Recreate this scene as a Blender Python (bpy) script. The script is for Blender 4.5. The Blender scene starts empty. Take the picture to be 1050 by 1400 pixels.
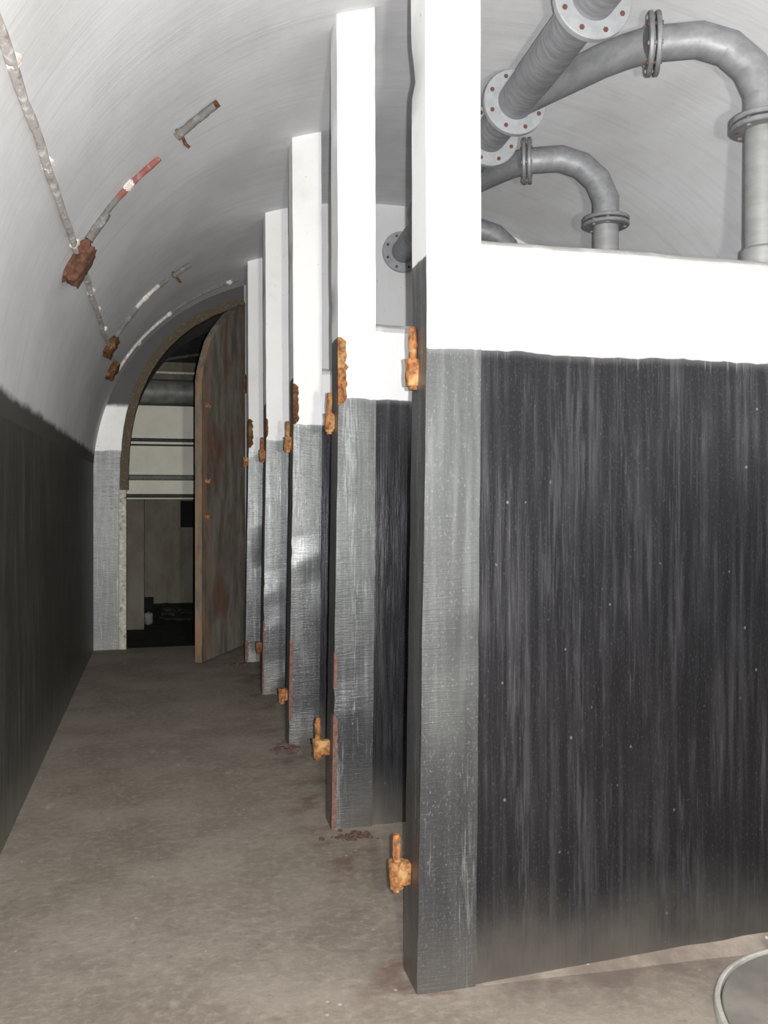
import bpy, bmesh, math, random
from mathutils import Vector, noise as mn
S = bpy.context.scene
COL = S.collection
R = math.radians
rnd = random.Random(7)

# ------------------------------------------------------------------ node helpers
class NT:
    def __init__(s, name):
        s.m = bpy.data.materials.new(name); s.m.use_nodes = True
        s.t = s.m.node_tree; s.t.nodes.clear()
        s.out = s.n('ShaderNodeOutputMaterial'); s.b = s.n('ShaderNodeBsdfPrincipled')
        s.l(s.b.outputs[0], s.out.inputs[0])
    def n(s, kind, **kw):
        o = s.t.nodes.new(kind)
        for k, v in kw.items(): setattr(o, k, v)
        return o
    def l(s, a, b): s.t.links.new(a, b)
    def setin(s, sock, v):
        if hasattr(v, 'links'): s.l(v, sock)
        else: sock.default_value = v
    def math(s, op, a, b=0.0, c=None, clamp=False):
        o = s.n('ShaderNodeMath', operation=op, use_clamp=clamp)
        s.setin(o.inputs[0], a); s.setin(o.inputs[1], b)
        if c is not None: s.setin(o.inputs[2], c)
        return o.outputs[0]
    def mix(s, f, a, b):
        o = s.n('ShaderNodeMix', data_type='RGBA')
        s.setin(o.inputs[0], f)
        for i, v in ((6, a), (7, b)):
            s.setin(o.inputs[i], v if hasattr(v, 'links') else (*v, 1))
        return o.outputs[2]
    def ss(s, v, lo, hi, a=0.0, b=1.0):
        o = s.n('ShaderNodeMapRange', interpolation_type='SMOOTHSTEP')
        s.setin(o.inputs[0], v); s.setin(o.inputs[1], lo); s.setin(o.inputs[2], hi)
        o.inputs[3].default_value = a; o.inputs[4].default_value = b
        return o.outputs[0]
    def pos(s):
        g = s.n('ShaderNodeNewGeometry'); x = s.n('ShaderNodeSeparateXYZ')
        s.l(g.outputs['Position'], x.inputs[0])
        nx = s.n('ShaderNodeSeparateXYZ'); s.l(g.outputs['True Normal'], nx.inputs[0])
        return g.outputs['Position'], x.outputs, nx.outputs
    def scaled(s, vec, sc):
        o = s.n('ShaderNodeMapping'); s.l(vec, o.inputs[0]); o.inputs['Scale'].default_value = sc
        return o.outputs[0]
    def noise(s, vec, sc, det=4, rough=.55, scale=1.0, dist=0.0):
        o = s.n('ShaderNodeTexNoise'); s.l(s.scaled(vec, sc), o.inputs['Vector'])
        o.inputs['Scale'].default_value = scale; o.inputs['Detail'].default_value = det
        o.inputs['Roughness'].default_value = rough; o.inputs['Distortion'].default_value = dist
        return o.outputs[0]
    def bump(s, h, strength=.3, dist=.01):
        o = s.n('ShaderNodeBump'); s.l(h, o.inputs['Height'])
        o.inputs['Strength'].default_value = strength; o.inputs['Distance'].default_value = dist
        s.l(o.outputs[0], s.b.inputs['Normal'])
    def fin(s, col, rough=.6, metal=0.0, spec=.5):
        c = s.b.inputs['Base Color']
        s.setin(c, col if hasattr(col, 'links') else (*col, 1))
        s.setin(s.b.inputs['Roughness'], rough); s.setin(s.b.inputs['Metallic'], metal)
        s.b.inputs['Specular IOR Level'].default_value = spec
        return s.m

def rust_nodes(N, p, sc=60):
    a = N.noise(p, (sc, sc, sc*.8), 5, .65)
    b = N.noise(p, (sc*.3,)*3, 3)
    c = N.mix(N.ss(a, .35, .65), (.13, .055, .028), (.38, .165, .06))
    return N.mix(N.ss(b, .5, .7), c, (.44, .27, .12)), a

def mat_rust(name='rust', bright=1.0):
    N = NT(name); p, x, n = N.pos()
    c, a = rust_nodes(N, p)
    if bright < 1: c = N.mix(1-bright, c, (.022, .013, .010))
    N.bump(a, .8, .006)
    return N.fin(c, .85, 0, .2)

def mat_paint(name, blackA, blackB, line=1.9, side_line=.27, gloss=(.30, .50), ripple=False, bloom=.5, white=(.84, .84, .83), top=0, metal=0.0, dust=.5, lowblack=None, hi=2.6):
    """lime-white above a tar-black dado; worn boundary, streaks, dust near the floor"""
    N = NT(name); p, x, n = N.pos(); X, Y, Z = x[0], x[1], x[2]
    streak = N.noise(p, (38, 38, 1.6), 6, .62)
    streak2 = N.noise(p, (14, 14, .9), 4, .6)
    fine = N.noise(p, (130, 130, 7), 4, .6)
    blotch = N.noise(p, (4.5, 4.5, 2.2), 5, .6)
    wob = N.noise(p, (7, 7, 7), 3)
    # edge of the white paint
    zb = N.math('MULTIPLY_ADD', wob, .03, line-.015)
    if side_line:
        side = N.math('GREATER_THAN', N.math('MULTIPLY', n[0], -1), .7)
        zb = N.math('ADD', zb, N.math('MULTIPLY', side, side_line))
    drip = N.math('MULTIPLY', N.ss(streak, .56, .8), .10)
    d = N.math('SUBTRACT', Z, zb)
    wmask = N.ss(d, -.003, .004)
    dmask = N.math('MULTIPLY', N.ss(N.math('ADD', d, drip), -.03, .03), .55)
    wnoise = N.noise(p, (3, 3, 3), 6, .65)
    wcol = N.mix(N.ss(wnoise, .5, .8), white, (.70, .69, .67))
    speck = N.noise(p, (45, 45, 45), 2, .5)
    wcol = N.mix(N.math('MULTIPLY', N.ss(speck, .72, .76), .5), wcol, (.30, .28, .25))
    # grime lying on the upward edges
    up = N.math('MULTIPLY', N.ss(n[2], .15, .6), N.ss(N.noise(p, (6, 6, 6), 4), .35, .55, .35, 1.0))
    wcol = N.mix(N.math('MULTIPLY', up, .8), wcol, (.26, .25, .24))
    # black dado
    k = N.math('MULTIPLY', N.ss(streak, .38, .80), N.ss(blotch, .25, .7))
    bcol = N.mix(k, blackA, blackB)
    if lowblack:   # dado colour darker low down, paler above an uneven edge
        zz = N.math('ADD', Z, N.math('MULTIPLY', N.math('SUBTRACT', N.noise(p, (9, 9, 1.8), 4), .5), 1.5))
        bcol = N.mix(N.ss(zz, .45, 1.15), N.mix(k, lowblack, tuple(v*1.9 for v in lowblack)), bcol)
    bcol = N.mix(N.math('MULTIPLY', N.ss(N.math('MULTIPLY', streak2, fine), .28, .42), bloom), bcol, tuple(min(1, v*hi) for v in blackB))
    grain = N.noise(p, (160, 160, 90), 3, .7)
    bcol = N.mix(N.math('MULTIPLY', N.ss(grain, .55, .75), .35), bcol, tuple(min(1, v*1.9) for v in blackB))
    scr = N.math('MULTIPLY', N.ss(streak, .68, .74), N.ss(streak2, .45, .6))
    bcol = N.mix(N.math('MULTIPLY', scr, .22), bcol, (.30, .30, .30))
    vor = N.n('ShaderNodeTexVoronoi'); N.l(N.scaled(p, (26, 26, 22)), vor.inputs['Vector']); vor.inputs['Scale'].default_value = 1
    pick = N.noise(p, (9, 9, 9), 2)
    dots = N.math('MULTIPLY', N.ss(vor.outputs['Distance'], .14, .09), N.ss(pick, .58, .64))
    bcol = N.mix(N.math('MULTIPLY', dots, .4), bcol, (.55, .55, .55))
    # dust settled on the foot of the wall
    dz = N.math('ADD', Z, N.math('MULTIPLY', N.math('SUBTRACT', blotch, .5), .35))
    bcol = N.mix(N.ss(dz, .32, -.06, 0, dust), bcol, (.25, .235, .21))
    bcol = N.mix(dmask, bcol, (.42, .42, .41))
    if top: wcol = N.mix(N.ss(N.math('ADD', Z, N.math('MULTIPLY', wob, .1)), top-.03, top+.03), wcol, (.060, .057, .054))
    col = N.mix(wmask, bcol, wcol)
    rg = N.math('MULTIPLY_ADD', N.noise(p, (20, 20, 4), 4), gloss[1]-gloss[0], gloss[0])
    rough = N.math('ADD', N.math('MULTIPLY', wmask, .3), rg, clamp=True)
    if ripple:
        h = N.math('ADD', N.math('MULTIPLY', N.noise(p, (5, 5, 60), 3, .5, dist=2.6), N.ss(blotch, .20, .62, .3, 1.0)), N.math('MULTIPLY', fine, .15))
        N.bump(h, .30, .005)
    else:
        N.bump(N.math('ADD', fine, N.math('MULTIPLY', streak2, .6)), .30, .004)
    return N.fin(col, rough, N.math('MULTIPLY', N.math('SUBTRACT', 1.0, wmask), metal), .5)

def mat_vault():
    N = NT('limewashed_vault'); p, x, n = N.pos(); Z = x[2]
    uv = N.n('ShaderNodeUVMap'); uv.uv_map = 'UVMap'; u = uv.outputs[0]
    brush = N.noise(u, (22, 1.6, 1), 6, .62, dist=.3)
    big = N.noise(u, (.9, 1.3, 1), 5, .6)
    scr = N.noise(u, (60, 3.0, 1), 3, .5, dist=.4)
    c = N.mix(N.ss(big, .35, .7), (.80, .805, .825), (.67, .67, .675))
    c = N.mix(N.math('MULTIPLY', N.ss(brush, .45, .75), .36), c, (.55, .545, .535))
    c = N.mix(N.math('MULTIPLY', N.ss(scr, .68, .74), .55), c, (.88, .88, .87))
    wob = N.noise(p, (9, 5, 9), 4)
    d = N.math('SUBTRACT', Z, N.math('MULTIPLY_ADD', wob, .07, 1.865))
    c = N.mix(N.ss(d, .03, -.02), c, (.080, .080, .070))
    N.bump(N.math('ADD', brush, N.math('MULTIPLY', scr, .4)), .25, .006)
    return N.fin(c, .75, 0, .3)

def mat_floor():
    N = NT('trodden_concrete'); p, x, n = N.pos()
    a = N.noise(p, (2.2, 2.2, 2.2), 6, .65)
    b = N.noise(p, (28, 28, 28), 5, .7)
    c = N.mix(N.ss(a, .32, .7), (.185, .155, .124), (.27, .234, .195))
    c = N.mix(N.math('MULTIPLY', N.ss(b, .45, .72), .5), c, (.36, .318, .27))
    c = N.mix(N.math('MULTIPLY', N.ss(b, .42, .3), .5), c, (.13, .108, .090))
    pale = N.noise(p, (7, 3, 5), 5, .6)
    c = N.mix(N.math('MULTIPLY', N.ss(pale, .62, .75), .45), c, (.46, .43, .39))
    # rust-stained patches near the foot of the piers
    rs = N.noise(p, (5, 5, 5), 4, .6)
    near = N.math('MULTIPLY', N.ss(N.math('ABSOLUTE', N.math('SUBTRACT', x[0], .74)), .28, .02), N.ss(rs, .5, .66))
    c = N.mix(N.math('MULTIPLY', near, .7), c, (.12, .070, .055))
    wf = N.math('MULTIPLY', N.ss(N.math('ABSOLUTE', N.math('SUBTRACT', x[1], 2.42)), .16, .02), N.ss(x[0], .85, 1.0))
    c = N.mix(N.math('MULTIPLY', wf, N.ss(rs, .42, .62, .25, .85)), c, (.13, .10, .085))
    vor = N.n('ShaderNodeTexVoronoi'); N.l(N.scaled(p, (11, 11, 11)), vor.inputs['Vector']); vor.inputs['Scale'].default_value = 1
    dots = N.math('MULTIPLY', N.ss(vor.outputs['Distance'], .08, .05), N.ss(pale, .45, .55))
    c = N.mix(N.math('MULTIPLY', dots, .6), c, (.5, .49, .46))
    N.bump(N.math('ADD', b, N.math('MULTIPLY', a, 2)), .5, .006)
    return N.fin(c, .8, 0, .3)

def mat_simple(name, c1, c2, sc=8, rough=.6, metal=0.0, bump=.2, stretch=(1, 1, 1), spec=.4):
    N = NT(name); p, x, n = N.pos()
    a = N.noise(p, tuple(sc*s for s in stretch), 6, .65)
    N.bump(a, bump, .005)
    return N.fin(N.mix(N.ss(a, .3, .7), c1, c2), rough, metal, spec)

def mat_pipe(name, c1, c2, axis):
    """axis: stretch that makes the brushed rings run round the tube"""
    N = NT(name); p, x, n = N.pos()
    a = N.noise(p, axis, 5, .6); b = N.noise(p, (9, 9, 9), 4)
    c = N.mix(N.ss(a, .3, .7), c1, c2)
    c = N.mix(N.math('MULTIPLY', N.ss(b, .55, .75), .35), c, tuple(v*.6 for v in c1))
    N.bump(a, .35, .004)
    return N.fin(c, N.math('MULTIPLY_ADD', b, .2, .42), .32, .4)

def mat_flaky(name, base, flake, rustiness=.5):
    N = NT(name); p, x, n = N.pos()
    a = N.noise(p, (30, 22, 30), 5, .65)
    c = N.mix(N.ss(a, .38, .48), flake, base)
    c = N.mix(N.math('MULTIPLY', N.ss(a, .55, .66), rustiness), c, (.20, .085, .05))
    N.bump(a, .6, .006)
    return N.fin(c, .8, 0, .2)

def mat_leaf():
    N = NT('weathered_steel_leaf'); p, x, n = N.pos()
    a = N.noise(p, (10, 10, 2.5), 6, .65); b = N.noise(p, (3, 3, 1.6), 4)
    c = N.mix(N.ss(a, .3, .7), (.115, .10, .080), (.235, .212, .182))
    c = N.mix(N.math('MULTIPLY', N.ss(b, .5, .66), .75), c, (.15, .068, .04))
    edge = N.math('MULTIPLY', N.ss(x[1], 8.16, 7.96), N.ss(a, .40, .58))
    c = N.mix(N.math('MULTIPLY', edge, .6), c, (.27, .14, .06))
    N.bump(a, .5, .008)
    return N.fin(c, .8, 0, .25)

M = {}
M['floor'] = mat_floor(); M['vault'] = mat_vault()
M['black'] = mat_paint('white_over_black_wall_paint', (.030, .030, .034), (.122, .121, .133), side_line=0, gloss=(.27, .42), bloom=.3, metal=.78, hi=1.6, white=(.74,.74,.735), dust=.85)
M['wallL'] = mat_paint('tarred_dado_paint', (.030, .030, .025), (.12, .12, .105), line=2.4, side_line=0, gloss=(.40, .60), bloom=.5, hi=1.5)
M['pier'] = mat_paint('white_over_grey_black_pier_paint', (.125, .13, .13), (.25, .265, .26), ripple=True, gloss=(.33, .45), metal=.6, lowblack=(.060, .060, .064), hi=1.5, white=(.80,.80,.79))
M['end'] = mat_paint('white_over_silvered_black_paint', (.10, .105, .105), (.27, .28, .28), line=1.93, side_line=0, ripple=True, gloss=(.3, .45), top=2.42)
M['plain'] = mat_simple('dull_limewash', (.40, .395, .39), (.48, .475, .47), 4, .8)
M['rust'] = mat_rust('orange_rust'); M['rustdark'] = mat_rust('dark_brown_rust', .42); M['rustmauve'] = mat_simple('mauve_brown_rust', (.10, .055, .045), (.20, .11, .08), 45, .85, 0, .6)
M['header'] = mat_pipe('lagged_grey_pipe', (.24, .245, .26), (.36, .365, .38), (9, 55, 9))
M['tube'] = mat_pipe('grey_sheet_pipe', (.23, .235, .245), (.30, .305, .315), (30, 9, 30))
M['drop'] = mat_pipe('pale_grey_drop_pipe', (.27, .275, .27), (.33, .335, .33), (6, 6, 25))
M['flange'] = mat_simple('pale_grey_flange_paint', (.33, .34, .355), (.40, .41, .425), 25, .55, .1)
M['flangedark'] = mat_simple('grey_flange_paint', (.19, .195, .205), (.28, .285, .29), 25, .5, .3)
M['bolt'] = mat_simple('red_brown_bolt', (.17, .07, .05), (.09, .05, .04), 60, .8)
M['boltgrey'] = mat_simple('grey_bolt', (.24, .235, .23), (.26, .20, .17), 40, .7)
M['conduit'] = mat_flaky('flaking_whitewashed_conduit', (.50, .47, .45), (.74, .72, .70))
M['conduitred'] = mat_flaky('dull_red_conduit', (.27, .10, .09), (.33, .22, .20), .8)
M['conduitdark'] = mat_flaky('dark_grey_conduit', (.16, .16, .155), (.24, .235, .22), .6)
M['clip'] = mat_simple('whitewash_lump', (.72, .70, .66), (.60, .52, .45), 40, .9, 0, .6)
M['leaf'] = mat_leaf()
M['rim'] = mat_flaky('rusty_green_rim', (.080, .066, .046), (.115, .105, .07), .8)
M['dark'] = mat_simple('dark_tunnel_plaster', (.085, .08, .082), (.14, .135, .135), 3, .85)  # dark plaster tone for the tunnel and the chamber ceiling
M['beam'] = mat_simple('whitewashed_beam', (.80, .78, .66), (.71, .69, .58), 3, .7)
M['pipedark'] = mat_simple('dark_thin_pipe', (.025, .025, .022), (.06, .06, .05), 20, .6)
M['pipegrey'] = mat_simple('grey_thin_pipe', (.13, .13, .115), (.20, .20, .18), 20, .6)
M['duct'] = mat_simple('grey_duct_steel', (.14, .145, .135), (.24, .245, .225), 6, .55, .2)
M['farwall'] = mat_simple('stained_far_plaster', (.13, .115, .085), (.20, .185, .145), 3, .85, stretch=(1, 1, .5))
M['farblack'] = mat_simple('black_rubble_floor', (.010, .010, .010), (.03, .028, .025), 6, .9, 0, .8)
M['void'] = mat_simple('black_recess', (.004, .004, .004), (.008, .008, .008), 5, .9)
M['plinth'] = mat_simple('dark_grey_concrete', (.15, .138, .122), (.225, .208, .184), 6, .8)
M['plinthrim'] = mat_simple('pale_worn_concrete', (.30, .29, .26), (.46, .44, .40), 14, .85)
M['rubble'] = mat_simple('brown_rubble', (.055, .032, .025), (.13, .075, .055), 40, .9, 0, .8)

# ------------------------------------------------------------------ mesh helpers
def build(name, bm, mat, parent=None, sharp=35, mat2=None):
    bmesh.ops.recalc_face_normals(bm, faces=bm.faces)
    for f in bm.faces: f.smooth = True
    for e in bm.edges:
        if len(e.link_faces) == 2 and e.calc_face_angle(0) > R(sharp): e.smooth = False
    if parent is not None:
        o0 = parent.get('_base')
        bmesh.ops.translate(bm, verts=bm.verts, vec=-Vector(o0))
    me = bpy.data.meshes.new(name); bm.to_mesh(me); bm.free()
    o = bpy.data.objects.new(name, me); COL.objects.link(o)
    me.materials.append(mat)
    if parent is not None:
        o.parent = parent; o['_base'] = tuple(o0)
    return o
def thing(name, label, cat, base, group=None):
    o = bpy.data.objects.new(name, None); COL.objects.link(o)
    o.empty_display_size = .1
    o.location = base; o['_base'] = tuple(base)
    o['label'] = label; o['category'] = cat
    if group: o['group'] = group
    return o
def tag(o, label, cat, group=None, kind=None):
    o['label'] = label; o['category'] = cat
    if group: o['group'] = group
    if kind: o['kind'] = kind
    return o
def single(name, bm, mat, label, cat, group=None, kind=None, sharp=35):
    """one-mesh thing with its origin at its base centre"""
    vs = [v.co for v in bm.verts]
    c = Vector(((min(v.x for v in vs)+max(v.x for v in vs))/2, (min(v.y for v in vs)+max(v.y for v in vs))/2, min(v.z for v in vs)))
    bmesh.ops.translate(bm, verts=bm.verts, vec=-c)
    o = build(name, bm, mat, None, sharp); o.location = c; o['_base'] = tuple(c)
    return tag(o, label, cat, group, kind)
def struct(name, bm, mat, sharp=35):
    o = build(name, bm, mat, None, sharp); o['kind'] = 'structure'; return o

def box(bm, x0, x1, y0, y1, z0, z1, bev=0.0, seg=2):
    vs = [bm.verts.new((x, y, z)) for x in (x0, x1) for y in (y0, y1) for z in (z0, z1)]
    idx = [(0, 1, 3, 2), (4, 6, 7, 5), (0, 4, 5, 1), (2, 3, 7, 6), (0, 2, 6, 4), (1, 5, 7, 3)]
    fs = [bm.faces.new([vs[i] for i in q]) for q in idx]
    if bev:
        es = {e for f in fs for e in f.edges}
        bmesh.ops.bevel(bm, geom=list(es), offset=bev, segments=seg, affect='EDGES', profile=.5)
    return bm
def BOX(*a, **k): return box(bmesh.new(), *a, **k)

def frame(d, up=Vector((0, 0, 1))):
    d = d.normalized()
    if abs(d.dot(up)) > .95: up = Vector((0, 1, 0))
    a = d.cross(up).normalized(); b = a.cross(d).normalized()
    return a, b
def tube(bm, pts, r, n=28, caps=True, rr=None, jit=0.0):
    """mitred tube along a polyline"""
    pts = [Vector(p) for p in pts]; rings = []
    d0 = (pts[1]-pts[0]).normalized(); a, b = frame(d0)
    ref = [a*math.cos(2*math.pi*k/n)+b*math.sin(2*math.pi*k/n) for k in range(n)]
    cur = [(pts[0]+v*(rr[0] if rr else r)) for v in ref]
    rings.append(cur)
    for i in range(1, len(pts)):
        din = (pts[i]-pts[i-1]).normalized()
        if i < len(pts)-1:
            dout = (pts[i+1]-pts[i]).normalized(); pn = (din+dout).normalized()
        else: pn = din
        new = []
        for k, c in enumerate(cur):
            if rr:
                base = c-pts[i-1]; base = (base-din*base.dot(din)).normalized()*rr[i]+pts[i]
                c = base
            t = (pts[i]-c).dot(pn)/din.dot(pn); new.append(c+din*t)
        rings.append(new); cur = new
    vr = []
    for q, ring in enumerate(rings):
        row = []
        for k, c in enumerate(ring):
            if jit:
                off = mn.noise(c*45)*jit; c = c+(c-pts[q]).normalized()*off
            row.append(bm.verts.new(c))
        vr.append(row)
    for i in range(len(vr)-1):
        for k in range(n):
            bm.faces.new((vr[i][k], vr[i][(k+1) % n], vr[i+1][(k+1) % n], vr[i+1][k]))
    if caps:
        bm.faces.new(vr[0][::-1]); bm.faces.new(vr[-1])
    return bm
def TUBE(*a, **k): return tube(bmesh.new(), *a, **k)
def ring(c, d, r0, r1, th, n=40, bev=.004):
    """flat flange ring about axis d, from c-d*th/2 to c+d*th/2"""
    bm = bmesh.new(); c = Vector(c); d = Vector(d).normalized(); a, b = frame(d)
    prof = [(r0, -th/2), (r1-bev, -th/2), (r1, -th/2+bev), (r1, th/2-bev), (r1-bev, th/2), (r0, th/2)]
    rows = []
    for (r, h) in prof:
        rows.append([bm.verts.new(c+d*h+(a*math.cos(2*math.pi*k/n)+b*math.sin(2*math.pi*k/n))*r) for k in range(n)])
    m = len(rows)
    for i in range(m):
        A, B = rows[i], rows[(i+1) % m]
        for k in range(n): bm.faces.new((A[k], A[(k+1) % n], B[(k+1) % n], B[k]))
    return bm
def lump(c, size, seed=0, amp=.25, sub=3, sc=9.0, axis=None):
    bm = bmesh.new(); bmesh.ops.create_icosphere(bm, subdivisions=sub, radius=1)
    sx, sy, sz = size
    for v in bm.verts:
        p = v.co.copy(); m = max(abs(p.x), abs(p.y), abs(p.z)); p = p.lerp(p/m*.85, .55)
        f = 1+amp*mn.noise(p*2.2+Vector((seed, seed*1.7, 0)))+amp*.5*mn.noise(p*5+Vector((0, seed, 3)))
        q = Vector((p.x*sx, p.y*sy, p.z*sz))*f
        if axis: q = axis[0]*q.x+axis[1]*q.y+axis[2]*q.z
        v.co = q+Vector(c)
    return bm

# ------------------------------------------------------------------ the vault profile
CX, A_, ZC, B_, PW = 1.70, 2.35, 1.55, 2.185, 2.2
def vz(x, a=A_, b=B_):
    t = abs((CX-x)/a)
    return ZC+b*(max(0, 1-t**PW))**(1/PW)
def arch_pts(a, b, zmin, n=72):
    pts = []
    for k in range(n+1):
        th = math.pi*k/n
        c, s = math.cos(th), math.sin(th)
        x = CX-a*math.copysign(abs(c)**(2/PW), c); z = ZC+b*abs(s)**(2/PW)
        pts.append((x, z))
    pts = [p for p in pts if p[1] >= zmin-1e-6]
    def at(zm): 
        t = ((zm-ZC)/b)**PW; return CX-a*(1-t)**(1/PW)
    xl = at(zmin); pts = [(xl, zmin)]+[p for p in pts if p[1] > zmin+1e-4]+[(2*CX-xl, zmin)]
    return pts
Y0, YE = -1.6, 8.90

def vault_mesh():
    bm = bmesh.new(); uvl = bm.loops.layers.uv.new('UVMap')
    inner = arch_pts(A_, B_, 1.80); outer = [(CX+(x-CX)*1.07, z+.16*(z-1.6)/2+.02) for x, z in inner]
    ys = [Y0+(YE-Y0)*k/14 for k in range(15)]
    arc = [0]
    for i in range(1, len(inner)): arc.append(arc[-1]+math.dist(inner[i], inner[i-1]))
    gi = [[bm.verts.new((x, y, z)) for x, z in inner] for y in ys]
    go = [[bm.verts.new((x, y, z)) for x, z in outer] for y in ys]
    def q(vs, uvs):
        f = bm.faces.new(vs)
        for l, t in zip(f.loops, uvs): l[uvl].uv = t
    n = len(inner)
    for j in range(14):
        for i in range(n-1):
            q((gi[j][i], gi[j+1][i], gi[j+1][i+1], gi[j][i+1]), ((ys[j], arc[i]), (ys[j+1], arc[i]), (ys[j+1], arc[i+1]), (ys[j], arc[i+1])))
            q((go[j][i], go[j][i+1], go[j+1][i+1], go[j+1][i]), ((0, 0),)*4)
        for i in (0, n-1):
            q((gi[j][i], gi[j+1][i], go[j+1][i], go[j][i]), ((0, 0),)*4)
    for j in (0, 14):
        for i in range(n-1): q((gi[j][i], gi[j][i+1], go[j][i+1], go[j][i]), ((0, 0),)*4)
    return bm
struct('ceiling', vault_mesh(), M['vault'])
XL = inner_x = arch_pts(A_, B_, 1.80)[0][0]
XR = 2*CX-XL
struct('wall_left', BOX(XL-.16, XL, Y0, YE, -.1, 1.80), M['wallL'])
struct('wall_right', BOX(XR, XR+.16, Y0, YE, -.1, 1.80), M['wallL'])
struct('floor', BOX(XL, XR, Y0, YE+.06, -.12, 0), M['floor'])

def wall_back():
    bm = bmesh.new(); pts = [(XL, 0)]+arch_pts(A_, B_, 1.80)+[(XR, 0)]
    f = [bm.verts.new((x, Y0-.1, z)) for x, z in pts]; b = [bm.verts.new((x, Y0, z)) for x, z in pts]
    bm.faces.new(f); bm.faces.new(b[::-1])
    for i in range(len(pts)):
        k = (i+1) % len(pts); bm.faces.new((f[i], f[k], b[k], b[i]))
    return bm
struct('wall_back', wall_back(), M['plain'])

# ------------------------------------------------------------------ end wall with its arched opening
AO, BO, XJ, PO = 2.06, 1.985, .80, 2.6          # opening arch and its right jamb
def opening(zmin=0.0):
    xl = CX-AO*1.0
    pts = [(xl, 0.0)]
    for k in range(0, 60):
        z = ZC+BO*(1-((CX-XJ)/AO)**PO)**(1/PO)*math.sin(math.pi/2*k/59)
        t = ((z-ZC)/BO)**PO; pts.append((CX-AO*(1-t)**(1/PO), z))
    pts.append((XJ, 0.0))
    return pts
OP = opening()
def end_wall(x0, a, b, pts):
    pass
def ngon_wall(outline, y0, y1):
    bm = bmesh.new()
    f = [bm.verts.new((x, y0, z)) for x, z in outline]; b = [bm.verts.new((x, y1, z)) for x, z in outline]
    bm.faces.new(f); bm.faces.new(b[::-1])
    for i in range(len(outline)):
        k = (i+1) % len(outline); bm.faces.new((f[i], f[k], b[k], b[i]))
    return bm
va = arch_pts(A_+.02, B_+.02, 1.80)
left = [p for p in va if p[0] <= XJ]; right = [p for p in va if p[0] > XJ]
xin = XL-.02
outline = [(xin, 0), (xin, 1.80)]+left+[(XJ, vz(XJ)+.02)]+[(x, z) for x, z in OP[::-1][1:]]
struct('wall_end', ngon_wall(outline, YE, YE+.30), M['end'])
struct('wall_end_right', ngon_wall([(XJ, 0), (XJ, vz(XJ)+.02)]+right+[(XR+.02, 0)], YE, YE+.30), M['plain'])

M['jamb'] = mat_flaky('chipped_yellowed_plaster', (.42, .41, .33), (.58, .57, .47), .8)
struct('trim_5', BOX(-.405, -.335, YE-.025, YE+.12, 0, 1.56, bev=.008), M['jamb'])
# steel rim round the opening
def rim():
    bm = bmesh.new(); path = [(p[0], p[1]) for p in OP[:-1]]
    path = [(path[0][0], 1.55)]+[p for p in path if p[1] > 1.58]
    rows = []
    for i, (x, z) in enumerate(path):
        a = path[max(0, i-1)]; b = path[min(len(path)-1, i+1)]
        t = Vector((b[0]-a[0], b[1]-a[1])).normalized(); nrm = Vector((-t.y, t.x))
        j = .006*mn.noise(Vector((x*9, z*9, 0)))
        rows.append([bm.verts.new((x+nrm.x*o, y, z+nrm.y*o)) for o, y in ((.035+j, YE-.04), (-.045+j, YE-.04), (-.045, YE+.10), (.035, YE+.10))])
    for i in range(len(rows)-1):
        for k in range(4): bm.faces.new((rows[i][k], rows[i][(k+1) % 4], rows[i+1][(k+1) % 4], rows[i+1][k]))
    bm.faces.new(rows[0]); bm.faces.new(rows[-1][::-1])
    return bm
fr = single('door_frame', rim(), M['rim'], 'rusty arched steel frame curving round the far opening', 'door frame')

# open door leaf
def door_leaf():
    H, F = Vector((.775, 8.76)), Vector((.318, 7.93))
    t = thing('arched_door', 'tall arched weathered steel door standing ajar at the far end', 'door', (.775, 8.76, 0))
    prof = [(0, .015), (0, 2.50), (.03, 2.60), (.08, 2.69), (.18, 2.86), (.34, 3.01), (.61, 3.20), (.97, 3.36), (1, 3.37), (1, .03)]
    d = (H-F).normalized(); nv = Vector((d.y, -d.x))
    def plate(prof, t0, t1):
        bm = bmesh.new(); W = (H-F).length
        def P(s, z, o): q = F+d*(s*W)+nv*o; return (q.x, q.y, z)
        f = [bm.verts.new(P(s, z, t0)) for s, z in prof]; b = [bm.verts.new(P(s, z, t1)) for s, z in prof]
        bm.faces.new(f); bm.faces.new(b[::-1])
        for i in range(len(prof)):
            k = (i+1) % len(prof); bm.faces.new((f[i], f[k], b[k], b[i]))
        return bm
    build('leaf', plate(prof, -.025, .025), M['leaf'], t)
    # edge strip along the free edge
    strip = [(-.012, .015), (-.012, 2.51), (.02, 2.61), (.07, 2.71), (.17, 2.88), (.33, 3.03), (.60, 3.22), (.97, 3.38), (.97, 3.36), (.60, 3.19), (.34, 2.99), (.19, 2.84), (.09, 2.66), (.035, 2.5), (.035, .015)]
    build('edge_strip', plate(strip, -.032, .032), M['leaf'], t)
    for z in (1.30, 1.62, 2.3):
        q = F+d*.10
        bm = lump((q.x+.03*nv.x, q.y+.03*nv.y, z), (.035, .03, .03), z, .3, 2)
        build('bolt', bm, M['rust'], t)
    for z in (.5, 2.6):
        build('hinge', TUBE([(.79, 8.74, z-.09), (.79, 8.74, z+.09)], .022, 12), M['rustdark'], t)
door_leaf()

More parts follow.
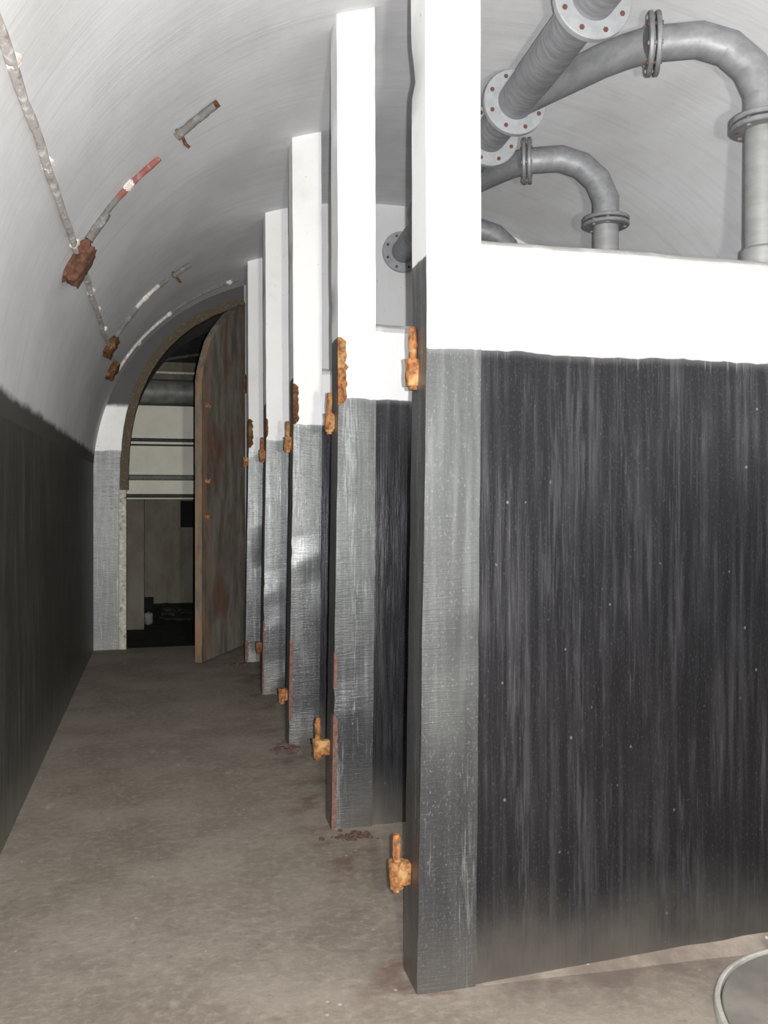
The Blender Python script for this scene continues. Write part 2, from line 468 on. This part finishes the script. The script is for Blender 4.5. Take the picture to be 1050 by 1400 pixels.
# ------------------------------------------------------------------ the chamber beyond
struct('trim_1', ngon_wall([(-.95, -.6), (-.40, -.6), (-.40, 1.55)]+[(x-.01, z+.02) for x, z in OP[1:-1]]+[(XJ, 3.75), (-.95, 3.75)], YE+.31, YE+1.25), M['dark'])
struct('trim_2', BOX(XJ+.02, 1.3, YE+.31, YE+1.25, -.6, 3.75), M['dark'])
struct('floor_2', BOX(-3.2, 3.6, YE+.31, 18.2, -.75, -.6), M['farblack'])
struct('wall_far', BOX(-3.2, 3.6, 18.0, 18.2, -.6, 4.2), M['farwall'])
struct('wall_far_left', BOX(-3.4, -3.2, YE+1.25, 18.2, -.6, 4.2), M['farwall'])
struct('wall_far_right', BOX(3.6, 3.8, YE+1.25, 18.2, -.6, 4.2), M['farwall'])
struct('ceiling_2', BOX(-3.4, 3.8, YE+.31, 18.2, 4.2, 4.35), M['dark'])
YB = 14.4
struct('trim_3', BOX(-3.2, 3.6, YB, YB+.45, 1.47, 2.95), M['beam'])
struct('trim_4', BOX(-.85, -.275, YB+.06, YB+.45, -.6, 1.47), M['farwall'])
def hpipe(name, z, r, y, mat, label, cat):
    single(name, TUBE([(-3.19, y, z), (0, y, z), (3.59, y, z)], r, 16), mat, label, cat)
hpipe('wall_pipe', 2.405, .028, YB-.035, M['pipedark'], 'thin dark upper pipe of the close pair across the far white beam', 'pipe')
hpipe('wall_pipe', 2.325, .016, YB-.022, M['pipedark'], 'thinnest dark pipe, just under another one on the far white beam', 'pipe')
hpipe('wall_pipe', 1.81, .045, YB-.05, M['pipegrey'], 'grey pipe across the lower part of the far white beam', 'pipe')
hpipe('wall_pipe', 1.52, .030, YB-.035, M['pipedark'], 'dark pipe along the bottom edge of the far white beam', 'pipe')
hpipe('ventilation_duct', 3.18, .205, YB+.10, M['duct'], 'fat grey round duct lying along the top of the far white beam', 'duct')
hpipe('wall_pipe', 3.47, .02, YB-.1, M['conduit'], 'thin pale pipe running just above the fat round duct', 'pipe')
def arch_edge_mesh():  # tube on rods standing in for the dark arch edge of the far tunnel
    bm = TUBE([(-.45, 14.0, 3.35), (-.2, 14.0, 3.52), (.1, 14.0, 3.64), (.5, 14.0, 3.72), (1.0, 14.0, 3.74), (1.6, 14.0, 3.66)], .03, 10)
    for x, z in ((-.45, 3.35), (1.0, 3.74), (1.6, 3.66)): tube(bm, [(x, 14.0, z), (x, 14.0, 4.2)], .008, 8)
    return bm
single('arch_edge', arch_edge_mesh(), M['pipedark'], 'dark line of the far tunnel arch edge, above the fat round duct', 'arch_edge')
single('wall_recess_box', BOX(.36, .95, 17.6, 17.99, .92, 1.44), M['void'], 'black square box on the far wall, right of the dim doorway', 'box')
single('crate', BOX(-.37, -.15, 16.9, 17.1, -.60, -.37, bev=.01), M['void'], 'small black crate low in the dark far chamber', 'crate')
single('stone', lump((-.215, 15.0, -.50), (.085, .08, .11), 3, .25), M['pipegrey'], 'pale rounded stone lying in the dark far chamber', 'stone')
rub = bmesh.new()
for k in range(60):
    b2 = lump((rnd.uniform(.0, 1.6), rnd.uniform(15.4, 17.5), -.58), (rnd.uniform(.06, .16), rnd.uniform(.06, .16), rnd.uniform(.03, .09)), k, .4, 1)
    me = bpy.data.meshes.new('tmp'); b2.to_mesh(me); b2.free(); rub.from_mesh(me); bpy.data.meshes.remove(me)
single('rubble', rub, M['farblack'], 'black rubble strewn over the dark far floor', 'rubble', None, 'stuff')

# ------------------------------------------------------------------ partitions with their piers
def leanx(z):
    if z < 1.9: return .030*z/1.9
    return .030-.008*(z-1.9)/1.65
PX0, PX1, PT = .725, .908, .150
def pier_mesh(y, seed, notch=False):
    bm = bmesh.new(); rows = []; n = 70
    ztop = vz(.75)
    for i in range(n+1):
        u = i/n; row = []
        for (cx, cy) in ((PX0, y), (PX1, y), (PX1, y+PT), (PX0, y+PT)):
            top = vz(cx+.03)+.03; z = top*u
            lx = leanx(z)*(1.0 if cx == PX0 else .55)
            j = .0018*mn.noise(Vector((seed*3.1+cx*7, cy*5, z*6)))+.0009*mn.noise(Vector((seed, cx*20+cy, z*22)))
            x = cx+lx+j
            yy = cy+.002*mn.noise(Vector((seed+5, cx*9, z*9)))
            if notch and cx == PX0 and cy > y: x += .017*math.exp(-((z-2.765)/.035)**2)
            row.append(bm.verts.new((x, yy, z)))
        rows.append(row)
    vert = []
    for i in range(n):
        for k in range(4): bm.faces.new((rows[i][k], rows[i][(k+1) % 4], rows[i+1][(k+1) % 4], rows[i+1][k]))
    bm.faces.new(rows[0][::-1]); bm.faces.new(rows[-1])
    bm.edges.ensure_lookup_table()
    es = [e for e in bm.edges if abs(e.verts[0].co.z-e.verts[1].co.z) > .03 and any(e.verts[0] in r and e.verts[1] in r2 for r, r2 in ())]
    es = []
    for i in range(n):
        for k in range(4):
            e = bm.edges.get((rows[i][k], rows[i+1][k]))
            if e: es.append(e)
    bmesh.ops.bevel(bm, geom=es, offset=.005, segments=2, affect='EDGES', profile=.5)
    return bm
def divider_mesh(y, full, seed):
    x0, x1 = PX1-.02, XR-.005
    if not full:
        bm = bmesh.new(); rows = []; n = 60
        prof = [(0, 0), (0, 1.2), (0, 2.20), (.010, 2.222), (.030, 2.240), (.10, 2.240), (.114, 2.222), (.12, 2.20), (.12, 0)]
        for i in range(n+1):
            x = x0+(x1-x0)*i/n; row = []
            for dy, z in prof:
                w = .008*mn.noise(Vector((x*2.3+seed, dy*4, 1)))+.006*mn.noise(Vector((x*9+seed, dy*7, 5))) if z > 2.1 else 0
                row.append(bm.verts.new((x, y+.012+dy+(w*.5 if z > 1 else 0), z+w)))
            rows.append(row)
        m = len(prof)
        for i in range(n):
            for k in range(m): bm.faces.new((rows[i][k], rows[i][(k+1) % m], rows[i+1][(k+1) % m], rows[i+1][k]))
        bm.faces.new(rows[0]); bm.faces.new(rows[-1][::-1])
        return bm
    pts = [(x0, 0)]+[(x0+(x1-x0)*k/40, min(vz(x0+(x1-x0)*k/40)+.01, 9)) for k in range(41)]+[(x1, 0)]
    return ngon_wall(pts, y+.012, y+.132)
def strip_mesh(y, z0, z1, wf, ws, seed, th=.008):
    """flaking rust along the front left arris of a pier"""
    bm = bmesh.new(); rows = []; n = max(10, int((z1-z0)/.018))
    for i in range(n+1):
        z = z0+(z1-z0)*i/n; j = mn.noise(Vector((seed, z*40, 0))); j2 = mn.noise(Vector((seed+4, z*60, 2)))
        w = wf*(.85+.38*j); s = ws*(.9+.3*j2); x = PX0+leanx(z)
        t = th*(.35+.5*abs(j2)); ee = .35 if i in (0, n) else 1
        rows.append([bm.verts.new(v) for v in ((x-t*.6, y+s, z), (x-t*.6, y-t*ee, z), (x+w*ee, y-t*ee, z), (x+w*ee, y+.012, z), (x+.012, y+s, z))])
    for i in range(n):
        for k in range(5): bm.faces.new((rows[i][k], rows[i][(k+1) % 5], rows[i+1][(k+1) % 5], rows[i+1][k]))
    bm.faces.new(rows[0][::-1]); bm.faces.new(rows[-1])
    return bm
def hinge(par, y, z, out, pin=True, seed=0, dark=False, pinh=.105, lab=None):
    """gate pintle: square plate built into the pier, a barrel and an upright pin"""
    x = PX0+leanx(z)-out; yy = y+.105
    m = M['rustdark'] if dark else M['rust']
    bm = bmesh.new()
    bmesh.ops.create_cone(bm, segments=14, radius1=.021, radius2=.023, depth=.082, cap_ends=True)
    bmesh.ops.subdivide_edges(bm, edges=bm.edges[:], cuts=2, use_grid_fill=True)
    for v in bm.verts: v.co += Vector((v.co.x, v.co.y, 0))*(.25*mn.noise(v.co*60+Vector((seed, 0, 0))))
    bmesh.ops.translate(bm, verts=bm.verts, vec=(x, yy, z))
    h = build('hinge', bm, m, par)
    b2 = bmesh.new(); box(b2, x, PX0+leanx(z)+.02, yy-.022, yy+.022, z-.030, z+.036, bev=.006)
    bmesh.ops.subdivide_edges(b2, edges=b2.edges[:], cuts=2)
    for v in b2.verts: v.co += Vector((0, .3, 1))*(.006*mn.noise(v.co*70))
    build('bracket', b2, m, h)
    b3 = TUBE([(x, yy, z-.052), (x, yy, z-.036)], .014, 10, jit=.003); build('pin_tail', b3, m, h)
    if pin:
        b4 = TUBE([(x, yy, z+.03+pinh*k/8) for k in range(8)]+[(x, yy, z+.03+pinh), (x, yy, z+.036+pinh)], .0135, 14, jit=.003,
                  rr=[.0135]*7+[.013, .012, .008])
        build('pin', b4, m, h)
    return h

YP = [2.47, 3.80, 5.16, 6.56, 7.93]
LAB = ['nearest cubicle partition, wide white over black wall filling the right foreground',
       'second nearest cubicle partition, its pier rust-scabbed along the edge above the black',
       'third partition from the camera, whitewashed pier over wet black paint',
       'fourth partition from the camera, carrying a wall flange for the grey overhead pipe',
       'farthest cubicle partition, its narrow pier beside the open arched door']
RUST = {1: [(1.87, 2.17, .042, .02), (.62, .78, .014, .03), (0, .50, .022, .05)],
        2: [(1.90, 2.14, .034, .03), (.15, .62, .022, .05)],
        3: [(1.92, 2.06, .016, .04), (0.0, .55, .012, .05)],
        4: [(1.92, 2.18, .045, .03), (0, .2, .03, .05)]}
HNG = [[(1.838, .012, True, .105), (.315, .040, True, .085)],
       [(1.80, .020, True, .10), (.335, .050, True, .10)],
       [(1.79, .018, True, .10), (.28, .03, False, 0)],
       [(1.79, .018, True, .10), (.34, .02, False, 0)],
       [(1.80, .018, False, 0)]]
for i, y in enumerate(YP):
    t = thing('cubicle_partition', LAB[i], 'partition', (PX0, y, 0), 'cubicle partitions along the corridor')
    build('pier', pier_mesh(y, i*2.3+1, i == 0), M['pier'], t, 50)
    build('divider', divider_mesh(y, i >= 3, i*5.1), M['black'], t, 50)
    for j, (z0, z1, wf, ws) in enumerate(RUST.get(i, [])):
        s = build('corner_strip', strip_mesh(y, z0, z1, wf, ws, i*3+j), M['rust'] if z0 > 1 and i == 1 else M['rustmauve'] if z0 < 1 else M['rustdark'], t, 25)
        s['label'] = 'flaking rusted steel strip on the pier edge'
    for j, (z, out, pin, ph) in enumerate(HNG[i]):
        h = hinge(t, y, z, out, pin, i*2+j, i == 3 and z < 1, ph)
        h['label'] = 'orange rusty door hinge pintle'

# debris at the pier feet
def debris(cx, cy, n, spread, smax, seed):
    r = random.Random(seed); bm = bmesh.new()
    for k in range(n):
        s = r.uniform(.25, 1)*smax
        b2 = lump((cx+r.gauss(0, spread), cy+r.gauss(0, spread*.6), s*.25), (s, s*r.uniform(.5, .9), s*r.uniform(.5, .9)), k+seed, .45, 1)
        me = bpy.data.meshes.new('tmp'); b2.to_mesh(me); b2.free(); bm.from_mesh(me); bpy.data.meshes.remove(me)
    return bm
single('rust_debris', debris(.79, 3.70, 70, .045, .017, 2), M['rubble'], 'small heap of brown rust flakes at the foot of the second nearest pier', 'debris', None, 'stuff')
single('rust_debris', debris(.70, 5.10, 40, .05, .018, 5), M['rubble'], 'dark rust flakes at the foot of the third pier', 'debris', None, 'stuff')
single('rust_debris', debris(.66, 7.78, 20, .05, .03, 9), M['rubble'], 'dark crumbs at the foot of the farthest pier by the door', 'debris', None, 'stuff')
single('rust_debris', debris(.70, 6.45, 16, .05, .02, 11), M['rubble'], 'dark rust crumbs at the foot of the fourth pier', 'debris', None, 'stuff')

# ------------------------------------------------------------------ header pipe under the crown
HZ, HR = 3.37, .088
def hx(y): return 1.60+.0585*(y-3.07)
HD = Vector((.0585, 1, 0)).normalized()
hdr = thing('overhead_pipe', 'fat grey overhead pipe with pale bolted flanges under the vault crown', 'pipe', (hx(3.5), 3.5, HZ))
FL = [-.10, .70, 1.10, 1.99, 2.667, 3.07, 3.957, 4.36, 5.247, 5.65]
ends = [-1.55]+FL+[6.57]
for a, b in zip(ends[:-1], ends[1:]):
    npt = 8
    build('pipe_spool', TUBE([(hx(a+(b-a)*k/npt), a+(b-a)*k/npt, HZ) for k in range(npt+1)], HR, 36), M['header'], hdr)
for y in FL[4:]+[6.548]:
    f = build('flange', ring((hx(y), y, HZ), HD, HR-.002, .157, .034), M['flange'], hdr)
    a, b = frame(HD)
    for k in range(8):
        th = 2*math.pi*(k+.5)/8
        c = Vector((hx(y), y, HZ))+(a*math.cos(th)+b*math.sin(th))*.127
        build('bolt', TUBE([c-HD*.020, c+HD*.020], .011, 6), M['bolt'], f)
# branch stubs and elbows
VX, VZF = 2.355, 2.97
TR = .070
for i, dy in enumerate((0, 1.29, 2.58)):
    P0 = Vector((1.665+.075*dy*.8, 3.93+dy, 3.365)); P1 = Vector((1.842+.03*dy, 3.44+dy, 3.345)); PF = Vector((1.968, 3.245+dy, 3.335)); PV = Vector((VX, 3.066+dy, 3.335))
    d2 = (PV-PF).normalized()
    PA = PF-d2*.012
    build('branch_stub', TUBE([P0, P0.lerp(P1, .5), P1, P1.lerp(PA, .5)+Vector((-.004, -.008, 0)), PA], TR, 64), M['tube'], hdr, 8)
    lab = ['nearest elbow pipe dropping behind the front partition at the right edge',
           'middle elbow pipe curving down behind the front partition wall',
           'farthest elbow pipe, only its bend showing just right of the nearest pier'][i]
    e = thing('elbow_pipe', lab, 'pipe', (VX, 3.066+dy, 0), 'elbow pipes branching off the overhead pipe')
    Rr = .30; start = PV-d2*Rr; pts = [PF+d2*.0]
    nm = 4; st = math.pi/2/nm; rc = Rr/math.cos(st/2)
    cen = PV-d2*Rr-Vector((0, 0, Rr))
    for k in range(nm):
        th = st*(k+.5); pts.append(cen+d2*(rc*math.sin(th))+Vector((0, 0, rc*math.cos(th))))
    pts.append(Vector((VX, 3.066+dy, VZF)))
    build('bend', TUBE(pts, TR, 64), M['tube'], e, 8)
    build('drop_pipe', TUBE([(VX, 3.066+dy, VZF), (VX, 3.066+dy, 1.2), (VX, 3.066+dy, 0)], TR-.002, 36), M['drop'], e)
    build('socket', ring((VX, 3.066+dy, 2.405), (0, 0, 1), TR-.004, TR+.012, .13, 36, .012), M['drop'], e)
    for (c, d, names) in ((PF, d2, 'side_flange'), (Vector((VX, 3.066+dy, VZF)), Vector((0, 0, -1)), 'drop_flange')):
        for s in (-1, 1):
            f = build(names, ring(c+d*(s*.0145), d, TR-.002, .125, .020, 36, .004), M['flangedark'], e)
        a, b = frame(d)
        for k in range(8):
            th = 2*math.pi*(k+.5)/8; q = c+(a*math.cos(th)+b*math.sin(th))*.100
            build('bolt', TUBE([q-d*.031, q+d*.031], .009, 6), M['bolt'] if k % 3 == 0 else M['boltgrey'], f)

# ------------------------------------------------------------------ conduits and boxes on the vault
PSI = R(14.2)
def onvault(x, y, off=0.0):
    z = vz(x); e = .004; n = Vector((-(vz(x+e)-vz(x-e))/(2*e), 0, 1)).normalized()
    return Vector((x, y, z))-n*off, n
def vpath(pts, r, off=None):
    return [onvault(x, y, r*.8 if off is None else off)[0] for x, y in pts]
def vbox(x, y, size, seed, mat, label, cat, par=None, name='junction_box'):
    p, n = onvault(x, y, size[2]*.35)
    ax = (Vector((0, 1, 0)), Vector((0, 1, 0)).cross(n), n)
    bm = lump(p, size, seed, .30, 4, axis=ax)
    for v in bm.verts: v.co += n*0+Vector((1, 1, 1))*(.006*mn.noise(v.co*60))
    return bm
XC = -.405
long_c = thing('conduit', 'long flaking pale conduit running along the left side of the vault', 'conduit', tuple(onvault(XC, 2.0)[0]))
def seg(a, b): 
    n = max(4, int((b-a)/.12)); return [(XC+.010*mn.noise(Vector((0, (a+(b-a)*k/n)*2.1, 3))), a+(b-a)*k/n) for k in range(n+1)]
build('tube', TUBE(vpath(seg(.2, 4.38), .016), .016, 12, jit=.006), M['conduit'], long_c)
build('tube', TUBE(vpath(seg(4.62, 6.95), .016), .016, 12, jit=.006), M['conduit'], long_c)
build('tube', TUBE(vpath(seg(7.2, 7.75), .014), .014, 12, jit=.006), M['conduit'], long_c)
for k, y in enumerate((1.2, 2.55, 3.30, 4.28, 4.72, 5.25, 5.75, 6.4)):
    build('clip', vbox(XC+.004, y, (.026, .024, .022), k, None, '', ''), M['clip'], long_c)
def jbox(x, y, size, seed, label):
    single('junction_box', vbox(x, y, size, seed, None, '', ''), M['rustdark'] if seed > 3 else M['rust_box'], label, 'junction box', 'rusted junction boxes on the vault', None, 50)
M['rust_box'] = mat_simple('red_brown_rust', (.075, .035, .024), (.17, .075, .045), 38, .9, 0, .8)
jbox(XC-.012, 4.50, (.105, .115, .06), 2, 'largest rust-red junction box, nearest on the left vault')
jbox(XC, 7.06, (.115, .085, .05), 5, 'small dark rusty junction box, middle of the three along the vault')
jbox(XC-.03, 7.90, (.10, .09, .05), 7, 'dark rusted junction box farthest along, against the arched frame')
def cross(y, xs, r, mat, parent, name='tube', jit=.003, off=None, skew=0.0):
    n = 12; pts = [(xs[0]+(xs[1]-xs[0])*k/n, y+skew*k/n) for k in range(n+1)]
    return build(name, TUBE(vpath(pts, r, off), r, 12, jit=jit), mat, parent)
c1 = thing('lamp_conduit', 'broken conduit climbing the vault from the largest junction box, dull red midway', 'conduit', tuple(onvault(-.35, 4.46)[0]))
cross(4.46, (-.36, -.27), .022, M['conduitdark'], c1, jit=.008)
cross(4.45, (-.27, -.22), .015, M['conduitdark'], c1)
cross(4.45, (-.22, -.02), .0155, M['conduitred'], c1)
build('clip', vbox(-.165, 4.45, (.03, .03, .024), 4, None, '', ''), M['clip'], c1)
c2 = thing('lamp_holder', 'short dark grey tube stub with a bent bracket high on the vault', 'lamp holder', tuple(onvault(.15, 4.4)[0]))
cross(4.30, (.050, .226), .019, M['conduitdark'], c2, 'tube', .004, .028, -.09)
cross(4.21, (.226, .241), .018, M['rustdark'], c2, 'end_cap', .006, .028, -.008)
p, n = onvault(.065, 4.29); q = p-n*.05
build('bracket', TUBE([p+n*.01, q, q+Vector((.012, -.02, -.035)), q+Vector((.03, -.02, -.05))], .008, 8), M['rustdark'], c2)
c3 = thing('lamp_conduit', 'thin conduit arching up the vault from the middle junction box', 'conduit', tuple(onvault(-.35, 7.05)[0]))
cross(7.05, (-.36, -.20), .020, M['conduitdark'], c3)
cross(7.05, (-.20, -.03), .015, M['conduit'], c3)
cross(7.05, (-.03, .03), .02, M['conduitdark'], c3)
build('clip', vbox(-.13, 7.05, (.03, .03, .024), 9, None, '', ''), M['clip'], c3)
c4 = thing('lamp_holder', 'small dark tube stub with a hook, beyond the middle junction box', 'lamp holder', tuple(onvault(.2, 7.05)[0]))
cross(7.02, (.065, .20), .019, M['conduitdark'], c4, 'tube', .003, .03)
p, n = onvault(.08, 7.02); q = p-n*.05
build('bracket', TUBE([p+n*.01, q, q+Vector((.03, -.02, -.045))], .009, 8), M['rustdark'], c4)
c5 = thing('lamp_conduit', 'long thin conduit arching over the vault just before the rusty frame', 'conduit', tuple(onvault(-.35, 8.2)[0]))
cross(8.42, (-.40, .05), .014, M['conduit'], c5, skew=.1)
cross(8.52, (.05, .70), .014, M['conduitdark'], c5)
for k, x in enumerate((-.22, .06, .62)): build('clip', vbox(x, 8.50, (.026, .026, .024), k+20, None, '', ''), M['clip'], c5)

# ------------------------------------------------------------------ round plinth in the right foreground
def disc(cx, cy, r, z0, z1, n=72, rin=0):
    bm = bmesh.new(); prof = [(r, z0), (r, z1-.008), (r-.004, z1-.002), (r-.012, z1), (rin, z1-.002)]
    if rin: prof += [(rin, z0)]
    rows = []
    for (q, z) in prof:
        if q == 0: rows.append([bm.verts.new((cx, cy, z))]); continue
        rows.append([bm.verts.new((cx+math.cos(2*math.pi*k/n)*(q+.006*mn.noise(Vector((math.cos(2*math.pi*k/n)*3, math.sin(2*math.pi*k/n)*3, 1)))), cy+math.sin(2*math.pi*k/n)*q, z)) for k in range(n)])
    for A, B in zip(rows[:-1], rows[1:]):
        for k in range(n):
            if len(B) == 1: bm.faces.new((A[k], A[(k+1) % n], B[0]))
            else: bm.faces.new((A[k], A[(k+1) % n], B[(k+1) % n], B[k]))
    if rin:
        for k in range(n): bm.faces.new((rows[-1][k], rows[-1][(k+1) % n], rows[0][(k+1) % n], rows[0][k]))
    else: bm.faces.new(rows[0][::-1])
    return bm
pl = thing('round_plinth', 'low round concrete plinth with a pale worn rim at the bottom right', 'plinth', (1.90, 1.955, 0))
build('slab', disc(1.90, 1.955, .425, 0, .030), M['plinth'], pl)
rm = build('rim', disc(1.90, 1.955, .445, 0, .034, rin=.428), M['plinthrim'], pl); rm['label'] = 'pale worn rim'
# mortar fillet at the foot of the nearest partition
bm = bmesh.new(); rows = []
for k in range(41):
    x = .93+(XR-.95)*k/40*.9; w = .002+.12*(k/40)+.010*mn.noise(Vector((x*4, 0, 0)))*min(1, k/6)
    rows.append([bm.verts.new(v) for v in ((x, 2.482, 0), (x, 2.482, .001+(.035+.012*mn.noise(Vector((x*6, 3, 0))))*min(1, k/14)), (x, 2.47-w*.5, .0008+.014*min(1, k/14)), (x, 2.47-w, 0.0005))])
for a, b in zip(rows[:-1], rows[1:]):
    for k in range(4): bm.faces.new((a[k], a[(k+1) % 4], b[(k+1) % 4], b[k]))
bm.faces.new(rows[0][::-1]); bm.faces.new(rows[-1])
struct('baseboard_right', bm, M['floor'])

# ------------------------------------------------------------------ light
def lamp(name, loc, watts, color, size):
    L = bpy.data.lights.new(name, 'POINT'); L.energy = watts; L.color = color; L.shadow_soft_size = size
    L.use_nodes = True; nt = L.node_tree; em = nt.nodes.get('Emission') or nt.nodes.new('ShaderNodeEmission')
    f = nt.nodes.new('ShaderNodeLightFalloff'); f.inputs['Strength'].default_value = 1.0
    nt.links.new(f.outputs['Linear'], em.inputs['Strength'])
    o = bpy.data.objects.new(name, L); COL.objects.link(o); o.location = loc; return o
c_, s_ = math.cos(PSI), math.sin(PSI)
def camoff(r, u, f=0.0): return (r*c_+f*s_, -r*s_+f*c_, 1.45+u)
lamp('camera_flash', camoff(.036, .004), 142, (.985, .985, 1.0), .006)
lamp('hand_torch', camoff(.25, -.02), 60, (1, .97, .87), .03)
w = bpy.data.worlds.new('World'); S.world = w; w.use_nodes = True
w.node_tree.nodes['Background'].inputs[0].default_value = (.02, .02, .022, 1)

# ------------------------------------------------------------------ camera
cam = bpy.data.cameras.new('camera'); co = bpy.data.objects.new('camera', cam); COL.objects.link(co)
co.location = (0, 0, 1.45); co.rotation_euler = (R(90), 0, -PSI)
cam.sensor_fit = 'AUTO'; cam.sensor_width = 36; cam.lens = 36*1200/1400
cam.shift_y = -16/1400; cam.clip_start = .02; cam.clip_end = 100
S.camera = co
for o in bpy.data.objects:
    if '_base' in o: del o['_base']
S.view_settings.view_transform = 'Standard'; S.view_settings.look = 'None'
S.view_settings.gamma = 1; S.view_settings.use_curve_mapping = False
S.view_settings.exposure = -0.06
